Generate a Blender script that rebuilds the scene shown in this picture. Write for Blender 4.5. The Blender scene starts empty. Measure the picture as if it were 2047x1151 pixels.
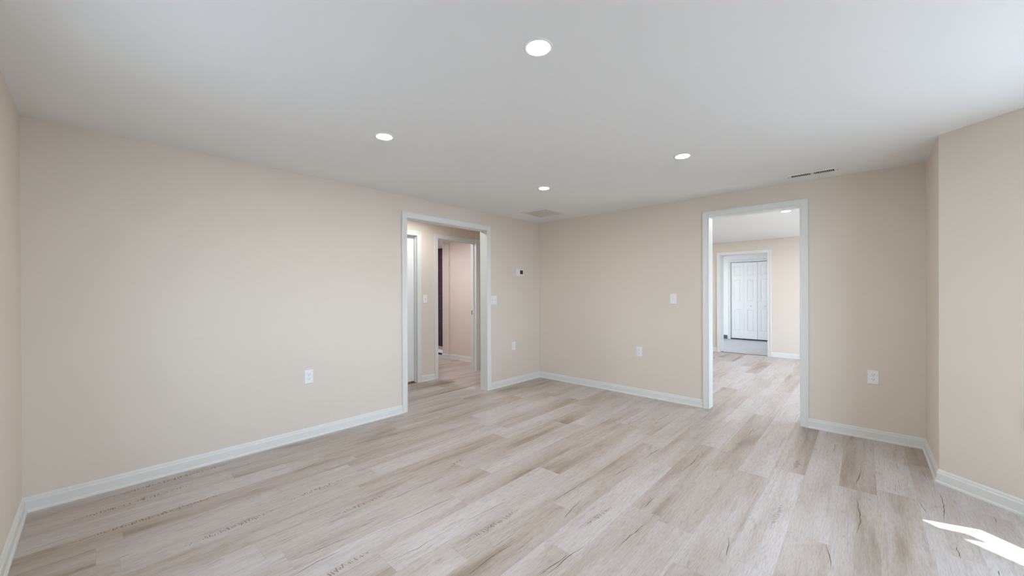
import bpy, bmesh, math, random
from mathutils import Vector, Matrix
S = bpy.context.scene
COL = S.collection
H = 2.304            # ceiling height

# ------------------------------------------------------------------ camera
cd = bpy.data.cameras.new('camera'); cam = bpy.data.objects.new('camera', cd); COL.objects.link(cam)
F_PX, YAW, PITCH, ROLL, SHY = 763.58, -0.7442, -0.0019, -0.0033, 10.47
cd.sensor_fit = 'HORIZONTAL'; cd.sensor_width = 36.0
cd.lens = F_PX / 2047 * 36.0
cd.shift_y = SHY / 2047
cd.clip_start = 0.02; cd.clip_end = 200
Fv = Vector((math.sin(YAW)*math.cos(PITCH), math.cos(YAW)*math.cos(PITCH), math.sin(PITCH)))
Rv = Vector((math.cos(YAW), -math.sin(YAW), 0)); Uv = Rv.cross(Fv)
R2 = Rv*math.cos(ROLL) + Uv*math.sin(ROLL); U2 = -Rv*math.sin(ROLL) + Uv*math.cos(ROLL)
M = Matrix(((R2.x, U2.x, -Fv.x), (R2.y, U2.y, -Fv.y), (R2.z, U2.z, -Fv.z))).to_4x4()
M.translation = Vector((3.5915, -4.5007, 1.27))
cam.matrix_world = M
S.camera = cam

# ------------------------------------------------------------------ exposure, world, sun
S.view_settings.view_transform = 'Standard'; S.view_settings.look = 'None'
S.view_settings.gamma = 1.0; S.view_settings.use_curve_mapping = False
S.view_settings.exposure = 0.0
S.cycles.use_denoising = True
S.cycles.max_bounces = 12; S.cycles.diffuse_bounces = 8; S.cycles.transparent_max_bounces = 12
S.cycles.sample_clamp_indirect = 6.0

W = bpy.data.worlds.new('world'); S.world = W; W.use_nodes = True
bg = W.node_tree.nodes['Background']
bg.inputs['Color'].default_value = (0.62, 0.77, 1.0, 1); bg.inputs['Strength'].default_value = 18.0

sd = bpy.data.lights.new('sun', 'SUN'); sun = bpy.data.objects.new('sun', sd); COL.objects.link(sun)
sd.energy = 24.0; sd.angle = math.radians(0.5); sd.color = (1.0, 0.96, 0.9)
SUN_E = math.radians(56)
sv = Vector((-0.951*math.cos(SUN_E), -0.310*math.cos(SUN_E), -math.sin(SUN_E)))
sun.rotation_euler = sv.to_track_quat('-Z', 'Y').to_euler()

# downlight power and colours
LED = 250.0
FAR = 310.0
PINK = 1050.0
HALL = 360.0
UTIL = 330.0

# ------------------------------------------------------------------ materials
def mat(name, col, rough=0.5, metal=0.0, emit=None, strength=0.0, bump=None, spec=0.5, var=0.0):
    m = bpy.data.materials.new(name); m.use_nodes = True
    nt = m.node_tree; b = nt.nodes['Principled BSDF']
    b.inputs['Base Color'].default_value = (*col, 1); b.inputs['Roughness'].default_value = rough
    b.inputs['Metallic'].default_value = metal; b.inputs['Specular IOR Level'].default_value = spec
    if emit:
        b.inputs['Emission Color'].default_value = (*emit, 1); b.inputs['Emission Strength'].default_value = strength
    tc = nt.nodes.new('ShaderNodeTexCoord')
    if bump:
        n = nt.nodes.new('ShaderNodeTexNoise'); n.inputs['Scale'].default_value = bump[0]; n.inputs['Detail'].default_value = 4
        bp = nt.nodes.new('ShaderNodeBump'); bp.inputs['Strength'].default_value = bump[1]; bp.inputs['Distance'].default_value = 0.002
        nt.links.new(tc.outputs['Object'], n.inputs['Vector']); nt.links.new(n.outputs['Fac'], bp.inputs['Height'])
        nt.links.new(bp.outputs['Normal'], b.inputs['Normal'])
    if var:
        n = nt.nodes.new('ShaderNodeTexNoise'); n.inputs['Scale'].default_value = 2.5; n.inputs['Detail'].default_value = 2
        mx = nt.nodes.new('ShaderNodeMix'); mx.data_type = 'RGBA'
        mx.inputs[6].default_value = (*[c*(1-var) for c in col], 1); mx.inputs[7].default_value = (*[min(1, c*(1+var)) for c in col], 1)
        nt.links.new(tc.outputs['Object'], n.inputs['Vector']); nt.links.new(n.outputs['Fac'], mx.inputs[0])
        nt.links.new(mx.outputs[2], b.inputs['Base Color'])
    return m

M_WALL = mat('beige_wall_paint', (0.715, 0.65, 0.570), 0.75, bump=(180, 0.10), spec=0.25, var=0.012)
M_UTIL = mat('white_utility_paint', (0.86, 0.86, 0.84), 0.7, bump=(150, 0.08), spec=0.25)
M_CEIL = mat('white_ceiling_paint', (0.80, 0.80, 0.79), 0.9, bump=(120, 0.08), spec=0.2)
M_TRIM = mat('white_trim_paint', (0.73, 0.745, 0.715), 0.35, bump=(60, 0.04))
M_DOOR = mat('white_door_paint', (0.83, 0.84, 0.84), 0.4, bump=(90, 0.05))
M_PLATE = mat('white_plastic', (0.82, 0.83, 0.83), 0.3, bump=(40, 0.01))
M_SLOT = mat('dark_slot', (0.02, 0.02, 0.02), 0.6, bump=(40, 0.01))
M_VENT = mat('white_vent_enamel', (0.76, 0.74, 0.71), 0.45, bump=(60, 0.02))
M_DUCT_SHADE = mat('duct_shade_black', (0.012, 0.011, 0.010), 0.9, bump=(20, 0.1))
M_FILTER = mat('grey_filter', (0.36, 0.34, 0.31), 0.95, bump=(300, 0.3))
M_LOUVER = mat('grille_louver_enamel', (0.62, 0.585, 0.53), 0.6, bump=(60, 0.02))
M_STEEL = mat('dark_metal', (0.10, 0.09, 0.08), 0.4, 0.8, bump=(50, 0.02))
M_LENS = mat('led_lens', (1, 1, 1), 0.4, emit=(1.0, 0.86, 0.70), strength=LED, bump=(40, 0.0))
M_LENS_FAR = mat('led_lens_far', (1, 1, 1), 0.4, emit=(1.0, 0.93, 0.93), strength=FAR, bump=(40, 0.0))
M_LENS_HALL = mat('led_lens_hall', (1, 1, 1), 0.4, emit=(1.0, 0.99, 0.98), strength=HALL, bump=(40, 0.0))
M_LENS_UTIL = mat('led_lens_utility', (1, 1, 1), 0.4, emit=(1.0, 0.92, 0.80), strength=UTIL, bump=(40, 0.0))
M_FILL_PINK = mat('fill_lens_pink', (1, 1, 1), 0.4, emit=(0.98, 0.92, 1.0), strength=PINK, bump=(40, 0.0))
M_SCREEN = mat('thermostat_screen', (0.03, 0.035, 0.01), 0.25, bump=(40, 0.01))
M_CORD = mat('pull_cord_string', (0.62, 0.55, 0.38), 0.8, bump=(400, 0.2))
M_VINYL = mat('grey_vinyl', (0.46, 0.475, 0.50), 0.25, bump=(40, 0.03), var=0.06)
M_COVE = mat('charcoal_cove_base', (0.09, 0.09, 0.10), 0.5, bump=(40, 0.02))
M_PAN = mat('shower_pan', (0.36, 0.33, 0.31), 0.4, bump=(30, 0.02))
M_WOODSILL = mat('brown_subfloor', (0.22, 0.10, 0.05), 0.7, bump=(50, 0.2))
M_EXT = mat('grey_concrete', (0.25, 0.26, 0.28), 0.9, bump=(12, 0.4), var=0.08)  # plain grey, slightly mottled
M_SUN_BLOCKER = mat('sun_blocker_paint', (0.7, 0.7, 0.68), 0.8, bump=(30, 0.05))

def tile_mat():
    m = bpy.data.materials.new('dark_plum_tile'); m.use_nodes = True; nt = m.node_tree; b = nt.nodes['Principled BSDF']
    tc = nt.nodes.new('ShaderNodeTexCoord'); mp = nt.nodes.new('ShaderNodeMapping'); mp.inputs['Rotation'].default_value = (math.radians(90), 0, 0)
    br = nt.nodes.new('ShaderNodeTexBrick'); br.inputs['Scale'].default_value = 1.0
    br.inputs['Brick Width'].default_value = 0.6; br.inputs['Row Height'].default_value = 0.3; br.inputs['Mortar Size'].default_value = 0.003
    br.inputs['Color1'].default_value = (0.030, 0.006, 0.018, 1); br.inputs['Color2'].default_value = (0.045, 0.016, 0.033, 1)
    br.inputs['Mortar'].default_value = (0.10, 0.06, 0.08, 1)
    n = nt.nodes.new('ShaderNodeTexNoise'); n.inputs['Scale'].default_value = 6; n.inputs['Detail'].default_value = 6
    mx = nt.nodes.new('ShaderNodeMix'); mx.data_type = 'RGBA'; mx.blend_type = 'ADD'; mx.inputs[7].default_value = (0.03, 0.018, 0.03, 1)
    nt.links.new(tc.outputs['Object'], mp.inputs['Vector']); nt.links.new(mp.outputs[0], br.inputs['Vector'])
    nt.links.new(tc.outputs['Object'], n.inputs['Vector']); nt.links.new(n.outputs['Fac'], mx.inputs[0]); nt.links.new(br.outputs['Color'], mx.inputs[6])
    nt.links.new(mx.outputs[2], b.inputs['Base Color']); b.inputs['Roughness'].default_value = 0.3
    return m
M_TILE = tile_mat()

def glass_mat():
    m = bpy.data.materials.new('window_glass'); m.use_nodes = True; nt = m.node_tree; nt.nodes.clear()
    o = nt.nodes.new('ShaderNodeOutputMaterial'); t = nt.nodes.new('ShaderNodeBsdfTransparent'); g = nt.nodes.new('ShaderNodeBsdfGlossy')
    g.inputs['Roughness'].default_value = 0.02; mx = nt.nodes.new('ShaderNodeMixShader'); mx.inputs[0].default_value = 0.06
    t.inputs['Color'].default_value = (0.96, 0.98, 0.97, 1)
    nt.links.new(t.outputs[0], mx.inputs[1]); nt.links.new(g.outputs[0], mx.inputs[2]); nt.links.new(mx.outputs[0], o.inputs[0])
    return m
M_GLASS = glass_mat()

def floor_mat():
    m = bpy.data.materials.new('whitewashed_vinyl_plank'); m.use_nodes = True; nt = m.node_tree; b = nt.nodes['Principled BSDF']
    L = nt.links.new
    def N(t, **k):
        n = nt.nodes.new(t)
        for a, v in k.items(): setattr(n, a, v)
        return n
    def math_(op, a, bb=None, clamp=False):
        n = N('ShaderNodeMath', operation=op); n.use_clamp = clamp
        for i, v in enumerate((a, bb)):
            if v is None: continue
            if isinstance(v, (int, float)): n.inputs[i].default_value = v
            else: L(v, n.inputs[i])
        return n.outputs[0]
    def ramp(fac, stops):
        r = N('ShaderNodeValToRGB'); e = r.color_ramp.elements
        while len(e) < len(stops): e.new(0.5)
        for i, (p, c) in enumerate(stops):
            e[i].position = p; e[i].color = (*c, 1) if len(c) == 3 else c
        L(fac, r.inputs[0]); return r.outputs[0]
    def mix(fac, a, bb, mode='MIX'):
        n = N('ShaderNodeMix', data_type='RGBA', blend_type=mode)
        if isinstance(fac, (int, float)): n.inputs[0].default_value = fac
        else: L(fac, n.inputs[0])
        for i, v in ((6, a), (7, bb)):
            if isinstance(v, tuple): n.inputs[i].default_value = (*v, 1)
            else: L(v, n.inputs[i])
        return n.outputs[2]
    tc = N('ShaderNodeTexCoord'); at = N('ShaderNodeAttribute', attribute_name='plank'); sep = N('ShaderNodeSeparateColor'); L(at.outputs['Color'], sep.inputs[0])
    rnd, tone, rnd2 = sep.outputs[0], sep.outputs[1], sep.outputs[2]
    off = N('ShaderNodeCombineXYZ'); L(math_('MULTIPLY', rnd, 37.0), off.inputs[0]); L(math_('MULTIPLY', rnd2, 91.0), off.inputs[1])
    add = N('ShaderNodeVectorMath', operation='ADD'); L(tc.outputs['Object'], add.inputs[0]); L(off.outputs[0], add.inputs[1])
    def noise(sx, sy, detail=3, rough=0.5, dist=0.0):
        mp = N('ShaderNodeMapping'); mp.inputs['Scale'].default_value = (sx, sy, 1); L(add.outputs[0], mp.inputs[0])
        n = N('ShaderNodeTexNoise'); n.inputs['Scale'].default_value = 1; n.inputs['Detail'].default_value = detail
        n.inputs['Roughness'].default_value = rough; n.inputs['Distortion'].default_value = dist; L(mp.outputs[0], n.inputs['Vector'])
        return n.outputs['Fac']
    light, mid, dark = (0.555, 0.515, 0.50), (0.425, 0.365, 0.315), (0.265, 0.208, 0.16)
    big = noise(7, 0.9, 3, 0.5, 0.4)
    base = ramp(math_('ADD', big, math_('MULTIPLY', math_('SUBTRACT', tone, 0.5), 0.38)), [(0.30, light), (0.52, tuple((a+c)/2 for a, c in zip(light, mid))), (0.68, mid), (0.85, dark)])
    streak = ramp(noise(38, 1.3, 4, 0.6, 0.6), [(0.52, (0, 0, 0)), (0.75, (1, 1, 1))])
    c = mix(math_('MULTIPLY', streak, 0.32), base, (0.27, 0.215, 0.17))
    fleck = ramp(noise(30, 5.5, 5, 0.65, 0.8), [(0.56, (0, 0, 0)), (0.72, (1, 1, 1))])
    c = mix(math_('MULTIPLY', fleck, 0.38), c, (0.24, 0.19, 0.15))
    fine = ramp(noise(190, 14, 4, 0.75), [(0.32, (0.76, 0.75, 0.74)), (0.5, (0.99, 0.99, 0.99)), (0.68, (1.10, 1.10, 1.10))])
    c = mix(1.0, c, fine, 'MULTIPLY')
    thin = ramp(noise(60, 0.7, 2, 0.5, 0.3), [(0.485, (0, 0, 0)), (0.497, (1, 1, 1)), (0.503, (1, 1, 1)), (0.515, (0, 0, 0))])
    gate = ramp(noise(9, 1.7, 1), [(0.55, (0, 0, 0)), (0.66, (1, 1, 1))])
    c = mix(math_('MULTIPLY', math_('MULTIPLY', thin, gate), 0.55), c, (0.17, 0.125, 0.095))
    # seams
    uv = N('ShaderNodeUVMap', uv_map='plank_uv'); su = N('ShaderNodeSeparateXYZ'); L(uv.outputs[0], su.inputs[0])
    ex = math_('MINIMUM', su.outputs[0], math_('SUBTRACT', 0.18, su.outputs[0]))
    ey = math_('MINIMUM', su.outputs[1], math_('SUBTRACT', 1.26, su.outputs[1]))
    e = math_('LESS_THAN', math_('MINIMUM', ex, ey), 0.0007)
    c = mix(math_('MULTIPLY', e, 0.22), c, (0.14, 0.10, 0.075))
    L(c, b.inputs['Base Color'])
    b.inputs['Roughness'].default_value = 0.42; b.inputs['Specular IOR Level'].default_value = 0.5
    L(math_('ADD', 0.36, math_('MULTIPLY', streak, 0.15)), b.inputs['Roughness'])
    bp = N('ShaderNodeBump'); bp.inputs['Strength'].default_value = 0.18; bp.inputs['Distance'].default_value = 0.001
    L(math_('SUBTRACT', noise(150, 7, 3, 0.6), math_('MULTIPLY', e, 0.8)), bp.inputs['Height']); L(bp.outputs[0], b.inputs['Normal'])
    return m
M_FLOOR = floor_mat()
M_CRACK = mat('plank_crack', (0.075, 0.057, 0.045), 0.8, bump=(200, 0.3))
M_TICK = mat('plank_saw_mark', (0.25, 0.195, 0.15), 0.7, bump=(200, 0.3))

# ------------------------------------------------------------------ helpers
def link(name, bm, m, parent=None, loc=None, smooth=False):
    bmesh.ops.recalc_face_normals(bm, faces=bm.faces[:])
    me = bpy.data.meshes.new(name); bm.to_mesh(me); bm.free()
    for x in (m if isinstance(m, (list, tuple)) else [m]): me.materials.append(x)
    if smooth:
        for p in me.polygons: p.use_smooth = True
    o = bpy.data.objects.new(name, me); COL.objects.link(o)
    if parent: o.parent = parent
    if loc: o.location = loc
    return o
def struct(name, bm, m, label=None, cat=None, **k):
    o = link(name, bm, m, **k); o['kind'] = 'structure'
    if label: o['label'] = label
    if cat: o['category'] = cat
    return o
def thing(name, label, cat, loc=(0, 0, 0), rot=None, group=None):
    o = bpy.data.objects.new(name, None); COL.objects.link(o); o.location = loc; o.empty_display_size = 0.05
    if rot is not None: o.rotation_euler = rot
    o['label'] = label; o['category'] = cat
    if group: o['group'] = group
    return o
def box(bm, x0, x1, y0, y1, z0, z1, mi=0):
    v = [bm.verts.new((x, y, z)) for z in (z0, z1) for x, y in ((x0, y0), (x1, y0), (x1, y1), (x0, y1))]
    for f in ((0, 3, 2, 1), (4, 5, 6, 7), (0, 1, 5, 4), (1, 2, 6, 5), (2, 3, 7, 6), (3, 0, 4, 7)):
        bm.faces.new([v[i] for i in f]).material_index = mi
    return v
def cyl(bm, r, z0, z1, seg=32, c=(0, 0), r2=None):
    r2 = r if r2 is None else r2
    a = [bm.verts.new((c[0]+r*math.cos(2*math.pi*i/seg), c[1]+r*math.sin(2*math.pi*i/seg), z0)) for i in range(seg)]
    b = [bm.verts.new((c[0]+r2*math.cos(2*math.pi*i/seg), c[1]+r2*math.sin(2*math.pi*i/seg), z1)) for i in range(seg)]
    for i in range(seg):
        j = (i+1) % seg; bm.faces.new((a[i], a[j], b[j], b[i]))
    bm.faces.new(a[::-1]); bm.faces.new(b)
def lathe(bm, prof, seg=40):
    rings = [[bm.verts.new((r*math.cos(2*math.pi*i/seg), r*math.sin(2*math.pi*i/seg), z)) for i in range(seg)] for r, z in prof]
    for a, b in zip(rings, rings[1:]):
        for i in range(seg):
            j = (i+1) % seg; bm.faces.new((a[i], a[j], b[j], b[i]))
def bevel(bm, w, seg=2):
    bmesh.ops.bevel(bm, geom=bm.edges[:], offset=w, segments=seg, affect='EDGES', profile=0.5)
def frame_mtx(p0, d, n):
    """local x along the wall, y out of the wall face (into the room), z up"""
    d = Vector((d[0], d[1], 0)).normalized(); n = Vector((n[0], n[1], 0)).normalized()
    return Matrix(((d.x, n.x, 0, p0[0]), (d.y, n.y, 0, p0[1]), (0, 0, 1, 0), (0, 0, 0, 1)))

def wall(name, p0, d, n, length, thick, openings=(), m=None, z1=H, label=None, s0=0.0, top=None):
    """wall face through p0 along d facing n, body behind it; openings (s0,s1,z0,z1)"""
    bm = bmesh.new(); xs = sorted({s0, length, *[o[0] for o in openings], *[o[1] for o in openings]})
    zs = sorted({0.0, z1, *[o[2] for o in openings], *[o[3] for o in openings]})
    hole = lambda x, z: any(o[0] < x < o[1] and o[2] < z < o[3] for o in openings)
    solid = lambda i, j: 0 <= i < len(xs)-1 and 0 <= j < len(zs)-1 and not hole((xs[i]+xs[i+1])/2, (zs[j]+zs[j+1])/2)
    V = {}
    def v(x, y, z):
        k = (round(x, 6), round(y, 6), round(z, 6))
        if k not in V: V[k] = bm.verts.new(k)
        return V[k]
    for i in range(len(xs)-1):
        for j in range(len(zs)-1):
            if not solid(i, j): continue
            a, b, c, e = xs[i], xs[i+1], zs[j], zs[j+1]
            bm.faces.new((v(a, 0, c), v(b, 0, c), v(b, 0, e), v(a, 0, e))); bm.faces.new((v(a, -thick, c), v(a, -thick, e), v(b, -thick, e), v(b, -thick, c)))
            if not solid(i-1, j): bm.faces.new((v(a, 0, c), v(a, 0, e), v(a, -thick, e), v(a, -thick, c)))
            if not solid(i+1, j): bm.faces.new((v(b, 0, c), v(b, -thick, c), v(b, -thick, e), v(b, 0, e)))
            if not solid(i, j-1): bm.faces.new((v(a, 0, c), v(a, -thick, c), v(b, -thick, c), v(b, 0, c)))
            if not solid(i, j+1): bm.faces.new((v(a, 0, e), v(b, 0, e), v(b, -thick, e), v(a, -thick, e)))
    bm.transform(frame_mtx(p0, d, n))
    return struct(name, bm, m or M_WALL, label, 'wall')

BASE = [(0, 0), (0.013, 0), (0.013, 0.062), (0.0115, 0.067), (0.0085, 0.071), (0.0085, 0.077), (0.004, 0.087), (0.0, 0.089)]
SHOE = [(0.013, 0.0), (0.022, 0.0), (0.022, 0.006), (0.0195, 0.012), (0.013, 0.016)]
def baseboard(name, path, label, m=None, side=1, prof=None):
    """path: list of (x,y) along the wall faces, room on the left (side=1) or right"""
    prof = prof or [(0, 0), (0.021, 0), (0.0205, 0.008), (0.017, 0.014), (0.0125, 0.0165), (0.0125, 0.062), (0.0105, 0.067), (0.0075, 0.071), (0.0075, 0.077), (0.004, 0.086), (0.0, 0.089)]
    bm = bmesh.new(); P = [Vector((x, y)) for x, y in path]; rows = []
    for i, p in enumerate(P):
        ns = []
        for a, b in ((i-1, i), (i, i+1)):
            if a < 0 or b >= len(P): continue
            t = (P[b]-P[a]).normalized(); ns.append(Vector((-t.y, t.x))*side)
        if len(ns) == 2:
            q = (ns[0]+ns[1]); q /= (1+ns[0].dot(ns[1]))
        else: q = ns[0]
        rows.append([bm.verts.new((p.x+q.x*dd, p.y+q.y*dd, z)) for dd, z in prof])
    for a, b in zip(rows, rows[1:]):
        for k in range(len(prof)):
            l = (k+1) % len(prof); bm.faces.new((a[k], a[l], b[l], b[k]))
    bm.faces.new(rows[0]); bm.faces.new(rows[-1][::-1])
    return struct(name, bm, m or M_TRIM, label, 'baseboard')

CAS = [(0.0, 0), (0.0, 0.009), (0.004, 0.012), (0.010, 0.0125), (0.014, 0.010), (0.022, 0.0115), (0.040, 0.0150), (0.050, 0.0165), (0.053, 0.0185), (0.060, 0.0185), (0.064, 0.0165), (0.064, 0)]
def casing(bm, x0, x1, zt, y=0.0, sgn=1, w=0.064):
    """three sided mitred casing round an opening, local coordinates of the wall"""
    rows = []
    for o, t in CAS:
        o = o*w/0.064 + 0.004 * 0; yy = y + sgn*t
        rows.append([bm.verts.new((x0-o, yy, 0)), bm.verts.new((x0-o, yy, zt+o)), bm.verts.new((x1+o, yy, zt+o)), bm.verts.new((x1+o, yy, 0))])
    for a, b in zip(rows, rows[1:]):
        for k in range(3): bm.faces.new((a[k], a[k+1], b[k+1], b[k]))
    bm.faces.new([r[0] for r in rows]); bm.faces.new([r[3] for r in rows])
def jamb(bm, x0, x1, zt, depth, t=0.018, stop=None):
    """jamb boards lining the opening x0..x1 (clear), from y=0 back to -depth"""
    box(bm, x0-t, x0, -depth, 0.0, 0, zt+t); box(bm, x1, x1+t, -depth, 0.0, 0, zt+t); box(bm, x0, x1, -depth, 0.0, zt, zt+t)
    if stop is not None:
        a, b = stop
        box(bm, x0, x0+0.011, -b, -a, 0, zt-0.011); box(bm, x1-0.011, x1, -b, -a, 0, zt-0.011); box(bm, x0, x1, -b, -a, zt-0.011, zt)

# ------------------------------------------------------------------ room geometry
TH = 0.115
BX, BY = 3.958, -0.716                    # corner where the bay starts
cwx, cwy = 0.781, -0.625                  # direction of the angled bay wall
BL = 1.50
C1 = (BX+cwx*BL, BY+cwy*BL)               # end of the first angled facet
BY2 = -4.10
C2 = (C1[0], BY2+(BY-C1[1]))              # symmetric far facet
dl = 0.018

# opening in the left wall (wall x=0, local s = -y measured from the corner, room side +x)
AY0, AY1, AZ = -2.258, -1.084, 2.072
wall('wall_left', (0, 0), (0, -1), (1, 0), 4.80+TH, TH, [(-AY1-dl, -AY0+dl, 0.0, AZ+dl)],
     label='long beige wall on the left with the cased hallway opening')
BX0, BX1, BZ = 2.358, 3.147, 2.078
wall('wall_back', (-TH, 0), (1, 0), (0, -1), 5.3+TH, TH, [(BX0-dl+TH, BX1+dl+TH, 0.0, BZ+dl)],
     label='beige back wall with the cased doorway to the far room')
wall('wall_right', (BX, 0), (0, -1), (-1, 0), -BY, TH, label='narrow beige return wall right of the back wall')
SW0, SW1, SZ0, SZ1 = 0.694, 1.38, 0.708, 2.02
wall('wall_bay_back', (BX, BY), (cwx, cwy), (cwy, -cwx), BL, TH, [(SW0, SW1, SZ0, SZ1)], label='angled beige bay wall at the right edge')
FL = C1[1]-C2[1]
wall('wall_bay_front', C1, (0, -1), (-1, 0), FL, TH, [(0.12, FL-0.12, SZ0, SZ1)], label='front wall of the bay')
dx, dy = BX-C2[0], BY2-C2[1]; LB = math.hypot(dx, dy); dx /= LB; dy /= LB
wall('wall_bay_near', C2, (dx, dy), (dy, -dx) if (dy*(-1)+(-dx)*0) > 0 else (-abs(dy), abs(dx)), LB, TH, label='second angled wall of the bay')
wall('wall_right_near', (BX, BY2), (0, -1), (-1, 0), 4.80+BY2+TH, TH, label='short wall between the bay and the near corner')
wall('wall_near', (0, -4.80), (1, 0), (0, 1), BX, TH, [(1.35, 2.4, 0.95, 1.80)], label='beige wall at the left edge beside the camera')

# hall beyond the left wall
HX = -1.047
D1A, D1B, D1Z = -2.205, -1.443, 2.074     # closed door
D2A, D2B, D2Z = -1.086, -0.330, 2.072     # open doorway
wall('wall_hall', (HX, 0), (0, -1), (1, 0), 3.2, TH, [(-D1B-dl, -D1A+dl, 0.0, D1Z+dl), (-D2B-dl, -D2A+dl, 0.0, D2Z+dl)],
     label='beige hall wall with a closed door and an open doorway')
wall('wall_hall_near', (HX-TH, -3.2), (1, 0), (0, 1), 1.047-TH+TH, TH, label='wall closing the near end of the hall')
wall('wall_hall_end', (HX-TH, 0.0), (1, 0), (0, -1), 1.047-TH+TH, TH, label='wall closing the far end of the hall')
# back room beyond the hall
wall('wall_bedroom_back', (-2.29, 0.13), (1, 0), (0, -1), 1.128-TH+0.115, TH*0.9, label='pink-lit wall seen through the hall doorway')
wall('wall_bedroom_return', (-2.29, 0.13), (0, -1), (1, 0), 0.048, 0.19, label='narrow wall return beside the shower')
wall('wall_shower_right', (-2.50, 0.13), (0, 1), (-1, 0), 0.82, 0.10, label='inner side wall of the shower')
wall('wall_shower', (-4.6, 0.95), (1, 0), (0, -1), 2.1, TH, m=M_TILE, label='dark plum tiled shower wall seen through the hall doorway')
wall('wall_bedroom_far', (-4.6, -3.0), (0, 1), (1, 0), 3.95, TH, label='far wall of the back room')
wall('wall_bedroom_near', (-4.6, -3.0), (1, 0), (0, 1), 3.45, TH, label='near wall of the back room')

# far room beyond the back wall
FY = 4.43; FT = 0.25
O0, O1, OZ = 1.357, 2.199, 2.038
wall('wall_far', (0.3, FY), (1, 0), (0, -1), 4.9, FT, [(O0-0.3-dl, O1-0.3+dl, 0.0, OZ+dl)], label='pale wall of the far room with a cased opening')
wall('wall_far_left', (0.3, TH), (0, 1), (1, 0), FY-TH, TH, label='left wall of the far room')
wall('wall_far_right', (5.2, TH), (0, 1), (-1, 0), FY-TH, TH, [(1.0, 3.3, 0.45, 2.1)], label='window wall of the far room')
# utility room
UY = 7.076
wall('wall_utility_back', (-0.4, UY), (1, 0), (0, -1), 3.6, TH, [(0.952-dl+0.4, 2.02+dl+0.4, 0.0, 2.058+dl)], m=M_UTIL, label='white wall behind the folding closet door')
wall('wall_utility_left', (-0.4, FY+FT), (0, 1), (1, 0), UY-FY-FT, TH, m=M_UTIL, label='left wall of the utility room')
wall('wall_utility_right', (3.2, FY+FT), (0, 1), (-1, 0), UY-FY-FT, TH, m=M_UTIL, label='right wall of the utility room')
wall('wall_closet', (0.7, UY+0.75), (1, 0), (0, -1), 1.6, 0.05, label='back of the utility closet')
wall('wall_closet_left', (0.75, UY+TH), (0, 1), (1, 0), 0.64, 0.05, label='left side of the utility closet')
wall('wall_closet_right', (2.25, UY+TH), (0, 1), (-1, 0), 0.64, 0.05, label='right side of the utility closet')

# ceiling: one slab over every room
bm = bmesh.new()
outer = [(-4.75, -3.2), (-4.75, 1.1), (0.2, 1.1), (0.2, 4.5), (-0.55, 4.5), (-0.55, 7.9), (3.35, 7.9), (3.35, 4.7), (5.35, 4.7), (5.35, 0.0), (BX+0.12, 0.0),
         (BX+0.10, BY+0.05), (C1[0]+0.13, C1[1]+0.05), (C2[0]+0.13, C2[1]-0.05), (BX+0.10, BY2-0.05), (BX+0.10, -4.92), (-0.12, -4.92), (-0.12, -3.35), (-1.2, -3.35), (-1.2, -3.2)]
bot = [bm.verts.new((x, y, H)) for x, y in outer]; top = [bm.verts.new((x, y, H+0.12)) for x, y in outer]
bm.faces.new(bot); bm.faces.new(top)
for i in range(len(outer)):
    j = (i+1) % len(outer); bm.faces.new((bot[i], bot[j], top[j], top[i]))
struct('ceiling', bm, M_CEIL, 'smooth white ceiling', 'ceiling')

# plank floor
rng = random.Random(11)
X0, PW, PL = 0.05, 0.18, 1.26
known = {16: -1.41, 17: -1.197, 14: -1.09, 10: -3.58, 8: -2.63, 2: -3.56, 1: -3.867, 9: -3.0, 13: -2.95, 12: -2.64, 21: -1.72, 11: -3.31}
tones = {(14, -1): 0.62, (16, -1): 0.12, (17, -1): 0.75, (17, 0): 0.3}
bm = bmesh.new(); uvl = bm.loops.layers.uv.new('plank_uv'); cl = bm.loops.layers.float_color.new('plank')
def planks(xa, xb, ya, yb, clip=()):
    r0, r1 = math.floor((xa-X0)/PW), math.ceil((xb-X0)/PW)
    for r in range(r0, r1):
        rr = random.Random(1000+r); j = known.get(r, rr.uniform(0, PL)) % PL
        k0, k1 = math.floor((ya-j)/PL), math.ceil((yb-j)/PL)
        for k in range(k0, k1):
            q = random.Random(r*7919+k*104729+5); a, t, c = q.random(), q.random(), q.random()
            if r == 17 and k*PL+j >= -1.25: t = 0.85
            if r == 16 and k*PL+j >= -1.45: t = 0.15
            if r == 14 and -2.4 < k*PL+j < -2.3: t = 0.8
            if r == 14 and k*PL+j >= -1.1: t = 0.2
            if r in (0, 1) : t = max(t, 0.6)  # left rows browner: own warm tone, plus weaker window light put into colour
            x0, x1 = X0+r*PW, X0+(r+1)*PW; y0, y1 = j+k*PL, j+(k+1)*PL
            cx0, cx1, cy0, cy1 = max(x0, xa), min(x1, xb), max(y0, ya), min(y1, yb)
            if cx1-cx0 < 1e-5 or cy1-cy0 < 1e-5: continue
            pts = [(cx0, cy0), (cx1, cy0), (cx1, cy1), (cx0, cy1)]
            for (px, py, nx, ny) in clip:      # keep the side where (p-P).n <= 0
                out = []
                for i in range(len(pts)):
                    A, B = pts[i], pts[(i+1) % len(pts)]
                    da = (A[0]-px)*nx+(A[1]-py)*ny; db = (B[0]-px)*nx+(B[1]-py)*ny
                    if da <= 0: out.append(A)
                    if da*db < 0:
                        s = da/(da-db); out.append((A[0]+(B[0]-A[0])*s, A[1]+(B[1]-A[1])*s))
                pts = out
                if len(pts) < 3: break
            if len(pts) < 3: continue
            f = bm.faces.new([bm.verts.new((x, y, 0)) for x, y in pts])
            for l in f.loops:
                l[uvl].uv = (l.vert.co.x-x0, l.vert.co.y-y0); l[cl] = (a, t, c, 1)
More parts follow.
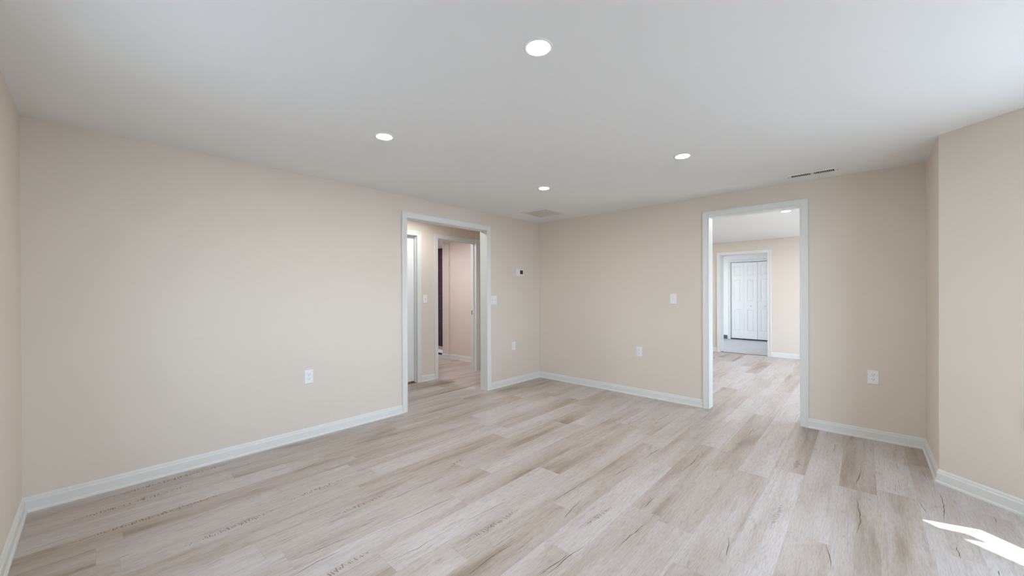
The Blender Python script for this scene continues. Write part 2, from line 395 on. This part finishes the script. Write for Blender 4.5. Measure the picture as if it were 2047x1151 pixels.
planks(-4.7, BX+0.05, -4.9, 0.06); planks(-4.7, -2.0, 0.06, 0.20)
planks(-2.0, BX+0.05, 0.06, 0.20); planks(0.2, 5.3, 0.20, FY+0.02); planks(BX+0.05, 5.3, 0.06, 0.20)
nl = math.hypot(cwy, cwx); e = 0.05
planks(BX+0.05, C1[0]+e, C2[1]-0.3, BY+0.05, clip=[(BX-cwy*e, BY+cwx*e, -cwy, cwx), (BX-cwy*e, BY2-cwx*e, -cwy, -cwx)])
bmesh.ops.recalc_face_normals(bm, faces=bm.faces[:])
for f in bm.faces:
    if f.normal.z < 0: f.normal_flip()
# cracks and saw marks in the plank print
CR = [[(0.697,-3.898),(0.706,-3.741)],[(0.239,-3.853),(0.217,-3.645)],[(1.68,-3.449),(1.70,-3.284),(1.704,-3.131),(1.715,-2.994)],[(1.963,-3.096),(1.992,-2.821)],
[(1.587,-3.882),(1.607,-3.758),(1.62,-3.563)],[(1.703,-3.908),(1.69,-3.797),(1.695,-3.694)],[(1.451,-3.288),(1.449,-3.13)],[(1.449,-3.11),(1.454,-2.888)],
[(1.933,-3.575),(1.959,-3.428),(1.957,-3.323)],[(2.28,-3.381),(2.274,-3.248),(2.285,-3.079)],[(0.626,-3.572),(0.574,-3.381),(0.594,-3.262)],[(0.61,-2.964),(0.645,-2.51)],
[(1.826,-2.533),(1.836,-2.349)],[(2.201,-2.644),(2.209,-2.434),(2.208,-2.202)],[(2.354,-2.729),(2.329,-2.614),(2.321,-2.509)],[(2.515,-3.166),(2.531,-3.045),(2.535,-2.953)],
[(2.543,-3.141),(2.545,-2.953),(2.563,-2.843)],[(2.687,-2.739),(2.695,-2.623),(2.711,-2.469)],[(2.637,-2.322),(2.64,-2.179)],[(2.638,-1.71),(2.656,-1.53),(2.642,-1.301)],
[(2.352,-1.606),(2.38,-1.405)],[(2.32,-2.084),(2.342,-1.853)],[(2.09,-0.75),(2.105,-0.45)],[(1.72,-1.25),(1.738,-0.95)],[(1.925,-1.058),(1.911,-0.938)],
[(3.075,-2.286),(3.092,-2.361),(3.105,-2.458)],[(3.451,-2.025),(3.466,-2.113),(3.478,-2.211)],[(2.841,-0.613),(2.836,-0.35)],[(3.574,-0.817),(3.569,-0.947),(3.549,-1.128)],
[(3.56,-1.366),(3.573,-1.545),(3.576,-1.668),(3.561,-1.808)],[(3.944,-0.918),(3.938,-1.103),(3.918,-1.332)],[(3.83,-1.1),(3.845,-1.216),(3.853,-1.289)],
[(4.128,-1.091),(4.125,-1.168)],[(3.928,-1.61),(3.928,-1.677),(3.93,-1.725)],[(3.415,-0.353),(3.416,-0.563)],[(4.039,-1.731),(4.036,-1.78)]]
def strip(pts, w, z, mi):
    P = []                                   # subdivide and jitter a little so the crack wanders
    for (xa, ya), (xb, yb) in zip(pts, pts[1:]):
        n = max(2, int(abs(yb-ya)/0.03))
        P += [(xa+(xb-xa)*i/n+rng.uniform(-.003, .003), ya+(yb-ya)*i/n) for i in range(n)]
    P.append(pts[-1]); n = len(P)-1; L_, R_ = [], []
    for i, (x, y) in enumerate(P):
        k = w*(math.sin(math.pi*(i+0.15)/(n+0.3))**0.6)*rng.uniform(0.6, 1.1)
        L_.append(bm.verts.new((x-k/2, y, z))); R_.append(bm.verts.new((x+k/2, y, z)))
    for i in range(n):
        f = bm.faces.new((L_[i], R_[i], R_[i+1], L_[i+1])); f.material_index = mi
        if f.normal.z < 0: f.normal_flip()
for c in CR: strip(c, 0.0036, 0.0004, 1)
TK = [[(0.999,-3.699),(0.973,-3.374)],[(1.37,-3.603),(1.37,-3.253)],[(1.388,-2.792),(1.315,-2.588)],[(2.101,-3.238),(2.103,-2.82)],[(0.096,-2.645),(0.226,-2.46)],
[(0.474,-2.781),(0.487,-2.601)],[(2.475,-2.683),(2.491,-2.442)],[(3.225,-2.021),(3.232,-1.719)],[(3.226,-1.124),(3.232,-0.89)],[(0.33,-4.60),(0.30,-4.05)],[(0.13,-4.5),(0.10,-3.8)],
[(0.62,-4.6),(0.60,-3.95)],[(1.08,-4.2),(1.05,-3.8)],[(1.83,-3.9),(1.80,-3.6)]]
for (xa, ya), (xb, yb) in TK:
    n = int(abs(yb-ya)/0.0105)
    for i in range(n):
        t = i/n; x = xa+(xb-xa)*t+rng.uniform(-.006, .006); y = ya+(yb-ya)*t+rng.uniform(-.004, .004)
        h = 0.019*math.sin(math.pi*(t*0.9+0.05))*rng.uniform(0.25, 1.1); w = rng.uniform(0.0010, 0.0034); sk = rng.uniform(-0.006, 0.004)
        f = bm.faces.new([bm.verts.new(q) for q in ((x-h, y-w+sk, 0.0003), (x+h, y-w-sk, 0.0003), (x+h*0.8, y+w-sk, 0.0003), (x-h*0.9, y+w+sk, 0.0003))]); f.material_index = 2
        if f.normal.z < 0: f.normal_flip()
me = bpy.data.meshes.new('floor'); bm.to_mesh(me); bm.free()
for x in (M_FLOOR, M_CRACK, M_TICK): me.materials.append(x)
fo = bpy.data.objects.new('floor', me); COL.objects.link(fo); fo['kind'] = 'structure'; fo['label'] = 'whitewashed grey-beige wood plank floor'; fo['category'] = 'floor'
# slab beneath
bm = bmesh.new(); box(bm, -4.75, 5.3, -4.92, 7.95, -0.10, -0.004); struct('floor_slab', bm, M_EXT, 'concrete slab under the planks', 'floor')
bm = bmesh.new(); box(bm, -0.4, 3.2, FY+FT-0.16, UY+0.75, -0.004, -0.001); struct('floor_utility', bm, M_VINYL, 'glossy grey sheet floor beyond the far opening', 'floor')
bm = bmesh.new(); box(bm, O0, O1, FY+0.0, FY+0.045, -0.001, 0.004); bevel(bm, 0.0015, 1); struct('trim_threshold', bm, M_STEEL, 'thin dark threshold strip at the far opening', 'threshold')

# shower pan
bm = bmesh.new(); box(bm, -4.6, -2.50, 0.20, 0.95, -0.004, 0.02); struct('floor_shower', bm, M_PAN, 'grey shower floor', 'floor')
t = thing('shower_curb', 'white-topped dark curb of the shower seen through the hall doorway', 'curb', (-3.55, 0.30, 0))
bm = bmesh.new(); box(bm, -1.05, 1.05, -0.10, 0.10, 0.0, 0.055); link('curb_body', bm, M_TILE, t)
bm = bmesh.new(); box(bm, -1.05, 1.05, -0.115, -0.10, 0.0, 0.014); link('curb_shoe', bm, M_TRIM, t)
bm = bmesh.new(); box(bm, -1.05, 1.05, -0.102, 0.14, 0.055, 0.066); bevel(bm, 0.003); link('curb_cap', bm, M_TRIM, t)

# ------------------------------------------------------------------ baseboards
baseboard('baseboard_left', [(0, -4.80), (0, AY0-0.064)][::-1], 'white baseboard along the long left wall', side=1)
baseboard('baseboard_left_back', [(0, AY1+0.064), (0, 0), (BX0-0.064, 0)][::-1], 'white baseboard round the far corner up to the doorway', side=1)
baseboard('baseboard_right', [(BX1+0.064, 0), (BX, 0), (BX, BY), C1, C2, (BX, BY2), (BX, -4.80), (0, -4.80), (0, -4.805)][:-1][::-1], 'white baseboard right of the doorway running into the bay', side=1)
baseboard('baseboard_hall', [(HX, D1B+0.064), (HX, D2A-0.064)][::-1], 'short white baseboard between the hall doors', side=1)
baseboard('baseboard_bedroom', [(HX-TH, 0.13), (-2.29, 0.13), (-2.29, 0.082), (-2.48, 0.082), (-2.48, 0.16)], 'white baseboard in the room beyond the hall', side=1)
baseboard('baseboard_far_left', [(0.3, FY), (O0-0.064, FY)][::-1], 'white baseboard left of the far opening', side=1)
baseboard('baseboard_far_right', [(O1+0.064, FY), (5.2, FY)][::-1], 'white baseboard right of the far opening', side=1)
baseboard('baseboard_utility', [(-0.4, UY), (0.872, UY)][::-1], 'dark cove base on the utility room wall', m=M_COVE, side=1, prof=[(0, 0), (0.012, 0), (0.006, 0.012), (0.004, 0.10), (0, 0.10)])

# ------------------------------------------------------------------ casings
def cased(name, p0, d, n, x0, x1, zt, depth, label, back=True, stop=None, w=0.064):
    bm = bmesh.new(); casing(bm, x0, x1, zt, 0.0, 1, w)
    if back: casing(bm, x0, x1, zt, -depth, -1, w)
    jamb(bm, x0, x1, zt, depth, stop=stop)
    bm.transform(frame_mtx(p0, d, n)); return struct(name, bm, M_TRIM, label, 'door casing')
cased('trim_1', (0, 0), (0, -1), (1, 0), -AY1, -AY0, AZ, TH, 'white casing round the hallway opening in the left wall')
cased('trim_2', (0, 0), (1, 0), (0, -1), BX0, BX1, BZ, TH, 'white casing round the doorway in the back wall')
cased('trim_3', (HX, 0), (0, -1), (1, 0), -D1B, -D1A, D1Z, TH, 'white casing round the closed hall door', stop=(0.030, 0.062))
cased('trim_4', (HX, 0), (0, -1), (1, 0), -D2B, -D2A, D2Z, TH, 'white casing round the open doorway across the hall', stop=(0.045, 0.077))
cased('trim_5', (0, FY), (1, 0), (0, -1), O0, O1, OZ, FT, 'white casing round the opening at the end of the far room')
cased('trim_6', (0, UY), (1, 0), (0, -1), 0.952, 2.02, 2.058, TH, 'white casing round the folding closet door', back=False)

# ------------------------------------------------------------------ panel doors
def panel_slab(w, h, t, cols, rows, stile, inset=0.007):
    """door leaf with sunk, raised-field panels on the front (y=0) face; local x 0..w, y -t..0"""
    bm = bmesh.new(); V = {}
    def v(x, y, z):
        k = (round(x, 5), round(y, 5), round(z, 5))
        if k not in V: V[k] = bm.verts.new(k)
        return V[k]
    xs = sorted({0, w, *[c for p in cols for c in p]}); zs = sorted({0, h, *[c for p in rows for c in p]})
    for i in range(len(xs)-1):
        for j in range(len(zs)-1):
            a, b, c, e = xs[i], xs[i+1], zs[j], zs[j+1]
            if (a, b) in cols and (c, e) in rows:
                prev = [(a, c), (b, c), (b, e), (a, e)]; py = 0
                for dd, yy in ((0.008, -inset), (0.018, -inset), (0.036, -0.0015)):
                    cur = [(a+dd, c+dd), (b-dd, c+dd), (b-dd, e-dd), (a+dd, e-dd)]
                    for k in range(4):
                        l = (k+1) % 4
                        bm.faces.new((v(prev[k][0], py, prev[k][1]), v(prev[l][0], py, prev[l][1]), v(cur[l][0], yy, cur[l][1]), v(cur[k][0], yy, cur[k][1])))
                    prev, py = cur, yy
                bm.faces.new([v(x, py, z) for x, z in prev])
            else:
                bm.faces.new((v(a, 0, c), v(b, 0, c), v(b, 0, e), v(a, 0, e)))
    bm.faces.new((v(0, -t, 0), v(w, -t, 0), v(w, -t, h), v(0, -t, h)))
    bm.faces.new([v(x, 0, 0) for x in xs] + [v(w, -t, 0), v(0, -t, 0)]); bm.faces.new([v(x, 0, h) for x in xs] + [v(w, -t, h), v(0, -t, h)])
    bm.faces.new([v(0, 0, z) for z in zs] + [v(0, -t, h), v(0, -t, 0)]); bm.faces.new([v(w, 0, z) for z in zs] + [v(w, -t, h), v(w, -t, 0)])
    return bm
def knob_bm(r=0.027):
    bm = bmesh.new(); lathe(bm, [(0.0, 0.0), (0.03, 0.0), (0.03, 0.006), (0.011, 0.010), (0.010, 0.030), (r*0.8, 0.036), (r, 0.048), (r*0.85, 0.062), (0.0, 0.068)], 24)
    bm.transform(Matrix.Rotation(-math.pi/2, 4, 'X')); return bm     # axis along +y
# door_1: closed hall door, leaf recessed in its jamb
w = D1B-D1A-0.006; hh = D1Z-0.022-0.003
c1 = (0.124, w/2-0.045); c2 = (w/2+0.045, w-0.124); rows = [(0.22, 0.830), (1.026, 1.627), (1.739, hh-0.13)]
bm = panel_slab(w, hh, 0.035, [c1, c2], rows, 0.11, 0.012)
o = struct('door_1', bm, M_DOOR, 'white six-panel hall door, closed, at the left of the hall', 'door')
o.matrix_world = frame_mtx((HX-0.064, D1B-0.003), (0, -1), (1, 0)) @ Matrix.Translation((0, 0, 0.022))
k = link('door_knob', knob_bm(), M_STEEL, o); k.location = (w-0.065, 0.0, 0.93)
bm = bmesh.new(); box(bm, HX-TH, HX-0.01, D1A, D1B, -0.003, 0.003); struct('trim_sill', bm, M_WOODSILL, 'brown strip showing under the closed hall door', 'threshold')
# door_2: folding closet door in the utility room: two folded leaves
gap = 0.004; lw = 0.302
for i, nm in enumerate(['door_2', 'door_3']):
    X = 0.956 + i*0.608
    root = None
    for s in range(2):
        bm = panel_slab(lw-0.002, 2.02, 0.032, [(0.075, lw-0.075)], [(0.20, 0.77), (0.98, 1.56), (1.66, 1.93)], 0.07)
        if s == 0:
            o = struct(nm, bm, M_DOOR, ['white folding closet door with raised panels, left pair', 'white folding closet door with raised panels, right pair'][i], 'door'); root = o
            o.matrix_world = frame_mtx((X, UY+0.03), (1, 0), (0, -1)) @ Matrix.Translation((0, 0, 0.028))
        else:
            q = link('leaf', bm, M_DOOR, root); q.location = (lw, 0, 0)
    kb = link('knob', knob_bm(0.018), M_PLATE, root); kb.location = (lw*1.5 if i == 0 else lw*0.5, 0, 0.87)

# strike plate on the doorway jamb across the hall
bm = bmesh.new(); box(bm, -0.022, 0.022, -0.0018, 0.0, -0.034, 0.034); box(bm, -0.008, 0.008, -0.004, -0.0018, -0.012, 0.012)
o = link('strike_plate', bm, M_STEEL); o.location = (HX-0.082, D2B, 0.943); o['label'] = 'small dark metal strike plate on the hall doorway jamb'; o['category'] = 'strike plate'

# ------------------------------------------------------------------ outlets, switches, thermostat
def plate_bm(w, h, t=0.006):
    bm = bmesh.new(); b = bmesh.new()
    v0 = [(-w/2, 0, -h/2), (w/2, 0, -h/2), (w/2, 0, h/2), (-w/2, 0, h/2)]; i_ = 0.005
    prev = [bm.verts.new(p) for p in v0]; bm.faces.new(prev)
    for dd, yy in ((0.0, t*0.4), (0.0018, t*0.8), (i_, t)):
        cur = [bm.verts.new(p) for p in ((-w/2+dd, yy, -h/2+dd), (w/2-dd, yy, -h/2+dd), (w/2-dd, yy, h/2-dd), (-w/2+dd, yy, h/2-dd))]
        for k in range(4): bm.faces.new((prev[k], prev[(k+1) % 4], cur[(k+1) % 4], cur[k]))
        prev = cur
    bm.faces.new(prev); b.free(); return bm
def ydisc(r, y0, y1, cx=0, cz=0, seg=16, sx=1.0, sz=1.0):
    bm = bmesh.new(); cyl(bm, r, 0, y1-y0, seg); bm.transform(Matrix.Translation((cx, y0, cz)) @ Matrix.Diagonal((sx, 1, sz, 1)) @ Matrix.Rotation(-math.pi/2, 4, 'X')); return bm
def join(*bms):
    out = bmesh.new(); me = bpy.data.meshes.new('tmp')
    for b in bms:
        b.to_mesh(me); out.from_mesh(me); b.free()
    bpy.data.meshes.remove(me); return out
def bx(*a):
    b = bmesh.new(); box(b, *a); return b
def receptacle(cz):
    b = ydisc(0.0172, 0.0055, 0.0078, 0, cz, 28)
    for v in b.verts: v.co.z = max(cz-0.0142, min(cz+0.0142, v.co.z))
    return b
def on_wall(t, p, nrm):
    """local y -> wall normal"""
    n = Vector((nrm[0], nrm[1], 0)).normalized(); t.rotation_euler = (0, 0, math.atan2(-n.x, n.y)); t.location = p
def outlet(p, nrm, label, w=0.072, h=0.118):
    t = thing('outlet', label, 'outlet', group='white duplex wall outlets'); on_wall(t, p, nrm)
    link('cover_plate', plate_bm(w, h), M_PLATE, t)
    for cz in (0.0195, -0.0195):
        r = link('receptacle', receptacle(cz), M_PLATE, t)
        link('slots', join(bx(-0.0078, -0.0055, 0.0074, 0.0081, cz+0.0005, cz+0.0085), bx(0.0055, 0.0078, 0.0074, 0.0081, cz+0.0015, cz+0.0078), ydisc(0.0026, 0.0074, 0.0081, 0, cz-0.0065, 12)), M_SLOT, r)
    link('screw', ydisc(0.003, 0.0058, 0.0072, 0, 0, 12), M_VENT, t)
    return t
def switch(p, nrm, label, gangs=1, w=0.074, h=0.120):
    t = thing('light_switch', label, 'light switch', group='white toggle light switches'); on_wall(t, p, nrm)
    link('cover_plate', plate_bm(w, h), M_PLATE, t)
    for g in range(gangs):
        cx = (g-(gangs-1)/2)*0.046
        link('toggle_surround', bx(cx-0.0055, cx+0.0055, 0.0056, 0.0066, -0.0125, 0.0125), M_VENT, t)
        b = bx(cx-0.0042, cx+0.0042, 0.004, 0.017, -0.006, 0.004)
        for v in b.verts:
            if v.co.y > 0.01: v.co.z += 0.007; v.co.x = cx+(v.co.x-cx)*0.8
        link('toggle', b, M_PLATE, t)
        for z in (0.030, -0.030): link('screw', ydisc(0.003, 0.0058, 0.0072, cx, z, 12), M_VENT, t)
    return t
outlet((0, -3.243, 0.536), (1, 0), 'white duplex outlet on the long left wall before the hallway opening')
outlet((0, -0.575, 0.526), (1, 0), 'white duplex outlet below the thermostat beside the far corner')
outlet((1.566, 0, 0.540), (0, -1), 'white duplex outlet low on the back wall left of the doorway')
outlet((3.650, 0, 0.534), (0, -1), 'white duplex outlet on the back wall right of the doorway')
s_ = 0.418
outlet((BX+cwx*s_, BY+cwy*s_, 0.538), (cwy, -cwx), 'white outlet plate cut by the right edge of the photo')
switch((1.976, 0, 1.190), (0, -1), 'white toggle switch on the back wall left of the doorway')
switch((0, AY1+0.064+0.060, 1.170), (1, 0), 'white double toggle switch tight against the hallway casing', gangs=2, w=0.116)
switch((HX, -1.308, 1.180), (1, 0), 'white toggle switch on the hall wall between the two doors')

t = thing('thermostat', 'white thermostat with dark display on left wall near the corner', 'thermostat'); on_wall(t, (0, -0.434, 1.553), (1, 0))
bm = bmesh.new(); box(bm, -0.078, 0.078, 0, 0.004, -0.050, 0.050); bevel(bm, 0.0015, 1); link('wall_plate', bm, M_PLATE, t)
bm = bmesh.new(); box(bm, -0.062, 0.052, 0.004, 0.022, -0.043, 0.043); bevel(bm, 0.004, 2); link('body', bm, M_PLATE, t)
bm = bmesh.new(); box(bm, -0.042, 0.022, 0.0215, 0.0228, -0.024, 0.030); link('display', bm, M_SCREEN, t)

# ------------------------------------------------------------------ recessed lights
def downlight(x, y, label, lens=None):
    t = thing('recessed_light', label, 'ceiling light', (x, y, H), group='round recessed ceiling lights')
    bm = bmesh.new(); lathe(bm, [(0.062, 0.0), (0.0615, -0.0025), (0.057, -0.004), (0.050, -0.0035), (0.0465, -0.0015), (0.0465, 0.0)], 48); link('trim_ring', bm, M_PLATE, t, smooth=True)
    bm = bmesh.new(); cyl(bm, 0.0465, -0.0028, -0.0005, 48); link('lens', bm, lens or M_LENS, t)
    return t
downlight(2.582, -3.235, 'round recessed light nearest the camera, top centre of the ceiling')
downlight(1.259, -3.210, 'round recessed light on the left, above the long left wall')
downlight(2.577, -1.478, 'round recessed light on the right, in front of the doorway')
downlight(1.257, -1.492, 'round recessed light just before the square ceiling grille')
downlight(2.856, 1.505, 'round recessed light in the far room seen through the doorway', M_LENS_FAR)
for x, y in ((1.5, 1.5), (1.4, 3.2), (2.9, 3.2)): downlight(x, y, 'round recessed light of the far room hidden by the back wall', M_LENS_FAR)
downlight(1.3, 5.8, 'round recessed light in the utility room', M_LENS_UTIL)
downlight(0.4, 5.8, 'second round recessed light, added as fill in the utility room', M_LENS_UTIL)  # extra unseen fitting added to lift the dim utility room
downlight(-1.9, -0.95, 'unseen round recessed light added to brighten the room beyond the hall', M_FILL_PINK)  # fitting added out of view, the back room was too dark
downlight(-3.0, 0.55, 'unseen round recessed light added to brighten the shower', M_FILL_PINK)  # another added pinkish fill, out of view
downlight(-0.58, -1.62, 'round recessed light in the hall', M_LENS_HALL)

# ------------------------------------------------------------------ ceiling grilles
t = thing('return_grille', 'square white return air grille in the ceiling near the far corner', 'vent', (0.517, -0.565, H))
a = 0.205
bm = bmesh.new()
for x0, x1, y0, y1 in ((-a, a, -a, -a+0.024), (-a, a, a-0.024, a), (-a, -a+0.024, -a+0.024, a-0.024), (a-0.024, a, -a+0.024, a-0.024)): box(bm, x0, x1, y0, y1, -0.007, 0.0)
link('frame', bm, M_VENT, t)
bm = bmesh.new(); box(bm, -a+0.02, a-0.02, -a+0.02, a-0.02, -0.0012, -0.0002); link('filter', bm, M_FILTER, t)
bm = bmesh.new(); n = 24
for i in range(n):
    x = -a+0.024+(2*a-0.048)*(i+0.5)/n; b = bx(-0.0006, 0.0006, -a+0.024, a-0.024, -0.0045, 0.0035)
    b.transform(Matrix.Translation((x, 0, -0.0035)) @ Matrix.Rotation(math.radians(52), 4, 'Y')); m_ = bpy.data.meshes.new('t'); b.to_mesh(m_); bm.from_mesh(m_); b.free(); bpy.data.meshes.remove(m_)
link('louvers', bm, M_LOUVER, t)

t = thing('supply_register', 'long white supply register in the ceiling above the doorway, right side', 'vent', (3.262, -0.268, H))
lx, ly = 0.185, 0.062
bm = bmesh.new(); sx0, sx1, sy = 0.150, 0.008, 0.034
box(bm, -lx, lx, -ly, -sy, -0.006, 0); box(bm, -lx, lx, sy, ly, -0.006, 0); box(bm, -lx, -sx0, -sy, sy, -0.006, 0); box(bm, sx0, lx, -sy, sy, -0.006, 0); box(bm, -sx1, sx1, -sy, sy, -0.006, 0)
link('frame', bm, M_VENT, t)
bm = bmesh.new(); box(bm, -sx0, sx0, -sy, sy, -0.0012, -0.0002); link('duct_shade_sheet', bm, M_DUCT_SHADE, t)  # flat near-black sheet stands in for the shade inside the duct
for sg in (-1, 1):
    bm = bmesh.new()
    for i in range(12):
        x = sg*(sx1+(sx0-sx1)*(i+0.5)/12 + 0.004*(1 if i == 11 else 0)); b = bx(-0.0008, 0.0008, -sy, sy, -0.0028, 0.0028)
        b.transform(Matrix.Translation((x, 0, -0.0042)) @ Matrix.Rotation(math.radians(38*-1 if sg < 0 else 12), 4, 'Y')); m_ = bpy.data.meshes.new('t'); b.to_mesh(m_); bm.from_mesh(m_); b.free(); bpy.data.meshes.remove(m_)
    link('louvers', bm, M_VENT, t)
for sg in (-1, 1):
    b = bmesh.new(); cyl(b, 0.004, -0.0075, -0.005, 12, (sg*0.168, 0)); link('screw', b, M_STEEL, t)

# attic pull cord in the hall
t = thing('pull_cord', 'thin string pull cord with white bell hanging in the hall', 'pull cord', (-0.6, -0.7265, 0))
bm = bmesh.new(); cyl(bm, 0.0018, 1.985, H, 8); link('string', bm, M_CORD, t)
bm = bmesh.new(); lathe(bm, [(0.0, 1.99), (0.003, 1.99), (0.006, 1.975), (0.0095, 1.955), (0.0085, 1.950), (0.0, 1.950)], 16); link('bell', bm, M_PLATE, t)

# ------------------------------------------------------------------ windows (outside the picture, they light the rooms)
def window(name, p0, d, n, s0, s1, z0, z1, cols, label):
    T = frame_mtx(p0, d, n); bm = bmesh.new(); fw = 0.05
    box(bm, s0, s1, -0.10, -0.03, z0, z0+fw); box(bm, s0, s1, -0.10, -0.03, z1-fw, z1); box(bm, s0, s0+fw, -0.10, -0.03, z0+fw, z1-fw); box(bm, s1-fw, s1, -0.10, -0.03, z0+fw, z1-fw)
    for c in range(1, cols): x = s0+(s1-s0)*c/cols; box(bm, x-0.025, x+0.025, -0.10, -0.03, z0+fw, z1-fw)
    zm = (z0+z1)/2; box(bm, s0+fw, s1-fw, -0.09, -0.04, zm-0.018, zm+0.018)
    box(bm, s0-0.03, s1+0.03, -0.02, 0.02, z0-0.022, z0)
    bm.transform(T); o = struct(name, bm, M_TRIM, label, 'window')
    g = bmesh.new(); box(g, s0+fw, s1-fw, -0.068, -0.064, z0+fw, z1-fw); g.transform(T); link('pane', g, M_GLASS, o)
    ld = bpy.data.lights.new(name+'_portal', 'AREA'); ld.shape = 'RECTANGLE'; ld.size = s1-s0; ld.size_y = z1-z0; ld.cycles.is_portal = True
    lo = bpy.data.objects.new(name+'_portal', ld); COL.objects.link(lo)
    c = T @ Vector(((s0+s1)/2, -0.13, (z0+z1)/2)); lo.location = c; nn = Vector((n[0], n[1], 0)); lo.rotation_euler = nn.to_track_quat('-Z', 'Z').to_euler()
window('window_1', (BX, BY), (cwx, cwy), (cwy, -cwx), SW0, SW1, SZ0, SZ1, 1, 'window in the angled bay wall')
window('window_2', C1, (0, -1), (-1, 0), 0.12, FL-0.12, SZ0, SZ1, 2, 'wide window in the front of the bay')
window('window_3', (0, -4.80), (1, 0), (0, 1), 1.35, 2.4, 0.95, 1.80, 2, 'added fill window in the near wall behind the camera')  # added out of view to bring more daylight to the left side
window('window_4', (5.2, TH), (0, 1), (-1, 0), 1.0, 3.3, 0.45, 2.1, 3, 'wide window of the far room')
# ground, and an added unseen overhang cut to shape the sun patch
bm = bmesh.new(); box(bm, 5.45, 40, -30, 30, -0.35, -0.30); box(bm, -30, 5.45, -30, -4.95, -0.35, -0.30); struct('ground', bm, M_EXT, 'pale concrete ground outside the bay', 'ground')
bm = bmesh.new(); OV = 0.93
edge = [(3.80, -1.36), (3.893, -1.439), (3.993, -1.415), (4.069, -1.467), (3.973, -1.491), (4.086, -1.565), (4.16, -1.61)]  # jagged outline exists only to cast the notches of the sun patch
px = [(BX+0.1, 0.1), (4.187, 0.1)] + [(x+1.552, y+0.506) for x, y in edge] + [(5.93, -1.295), (5.93, -3.52), (4.187, -4.92), (BX+0.1, -4.92)]

bot = [bm.verts.new((x, y, H+0.121)) for x, y in px]; top = [bm.verts.new((x, y, H+0.25)) for x, y in px]
bm.faces.new(bot); bm.faces.new(top)
for i in range(len(px)): j = (i+1) % len(px); bm.faces.new((bot[i], bot[j], top[j], top[i]))
struct('sun_blocker', bm, M_SUN_BLOCKER, 'added unseen overhang above the bay, notched to shape the sun patch', 'sun_blocker')
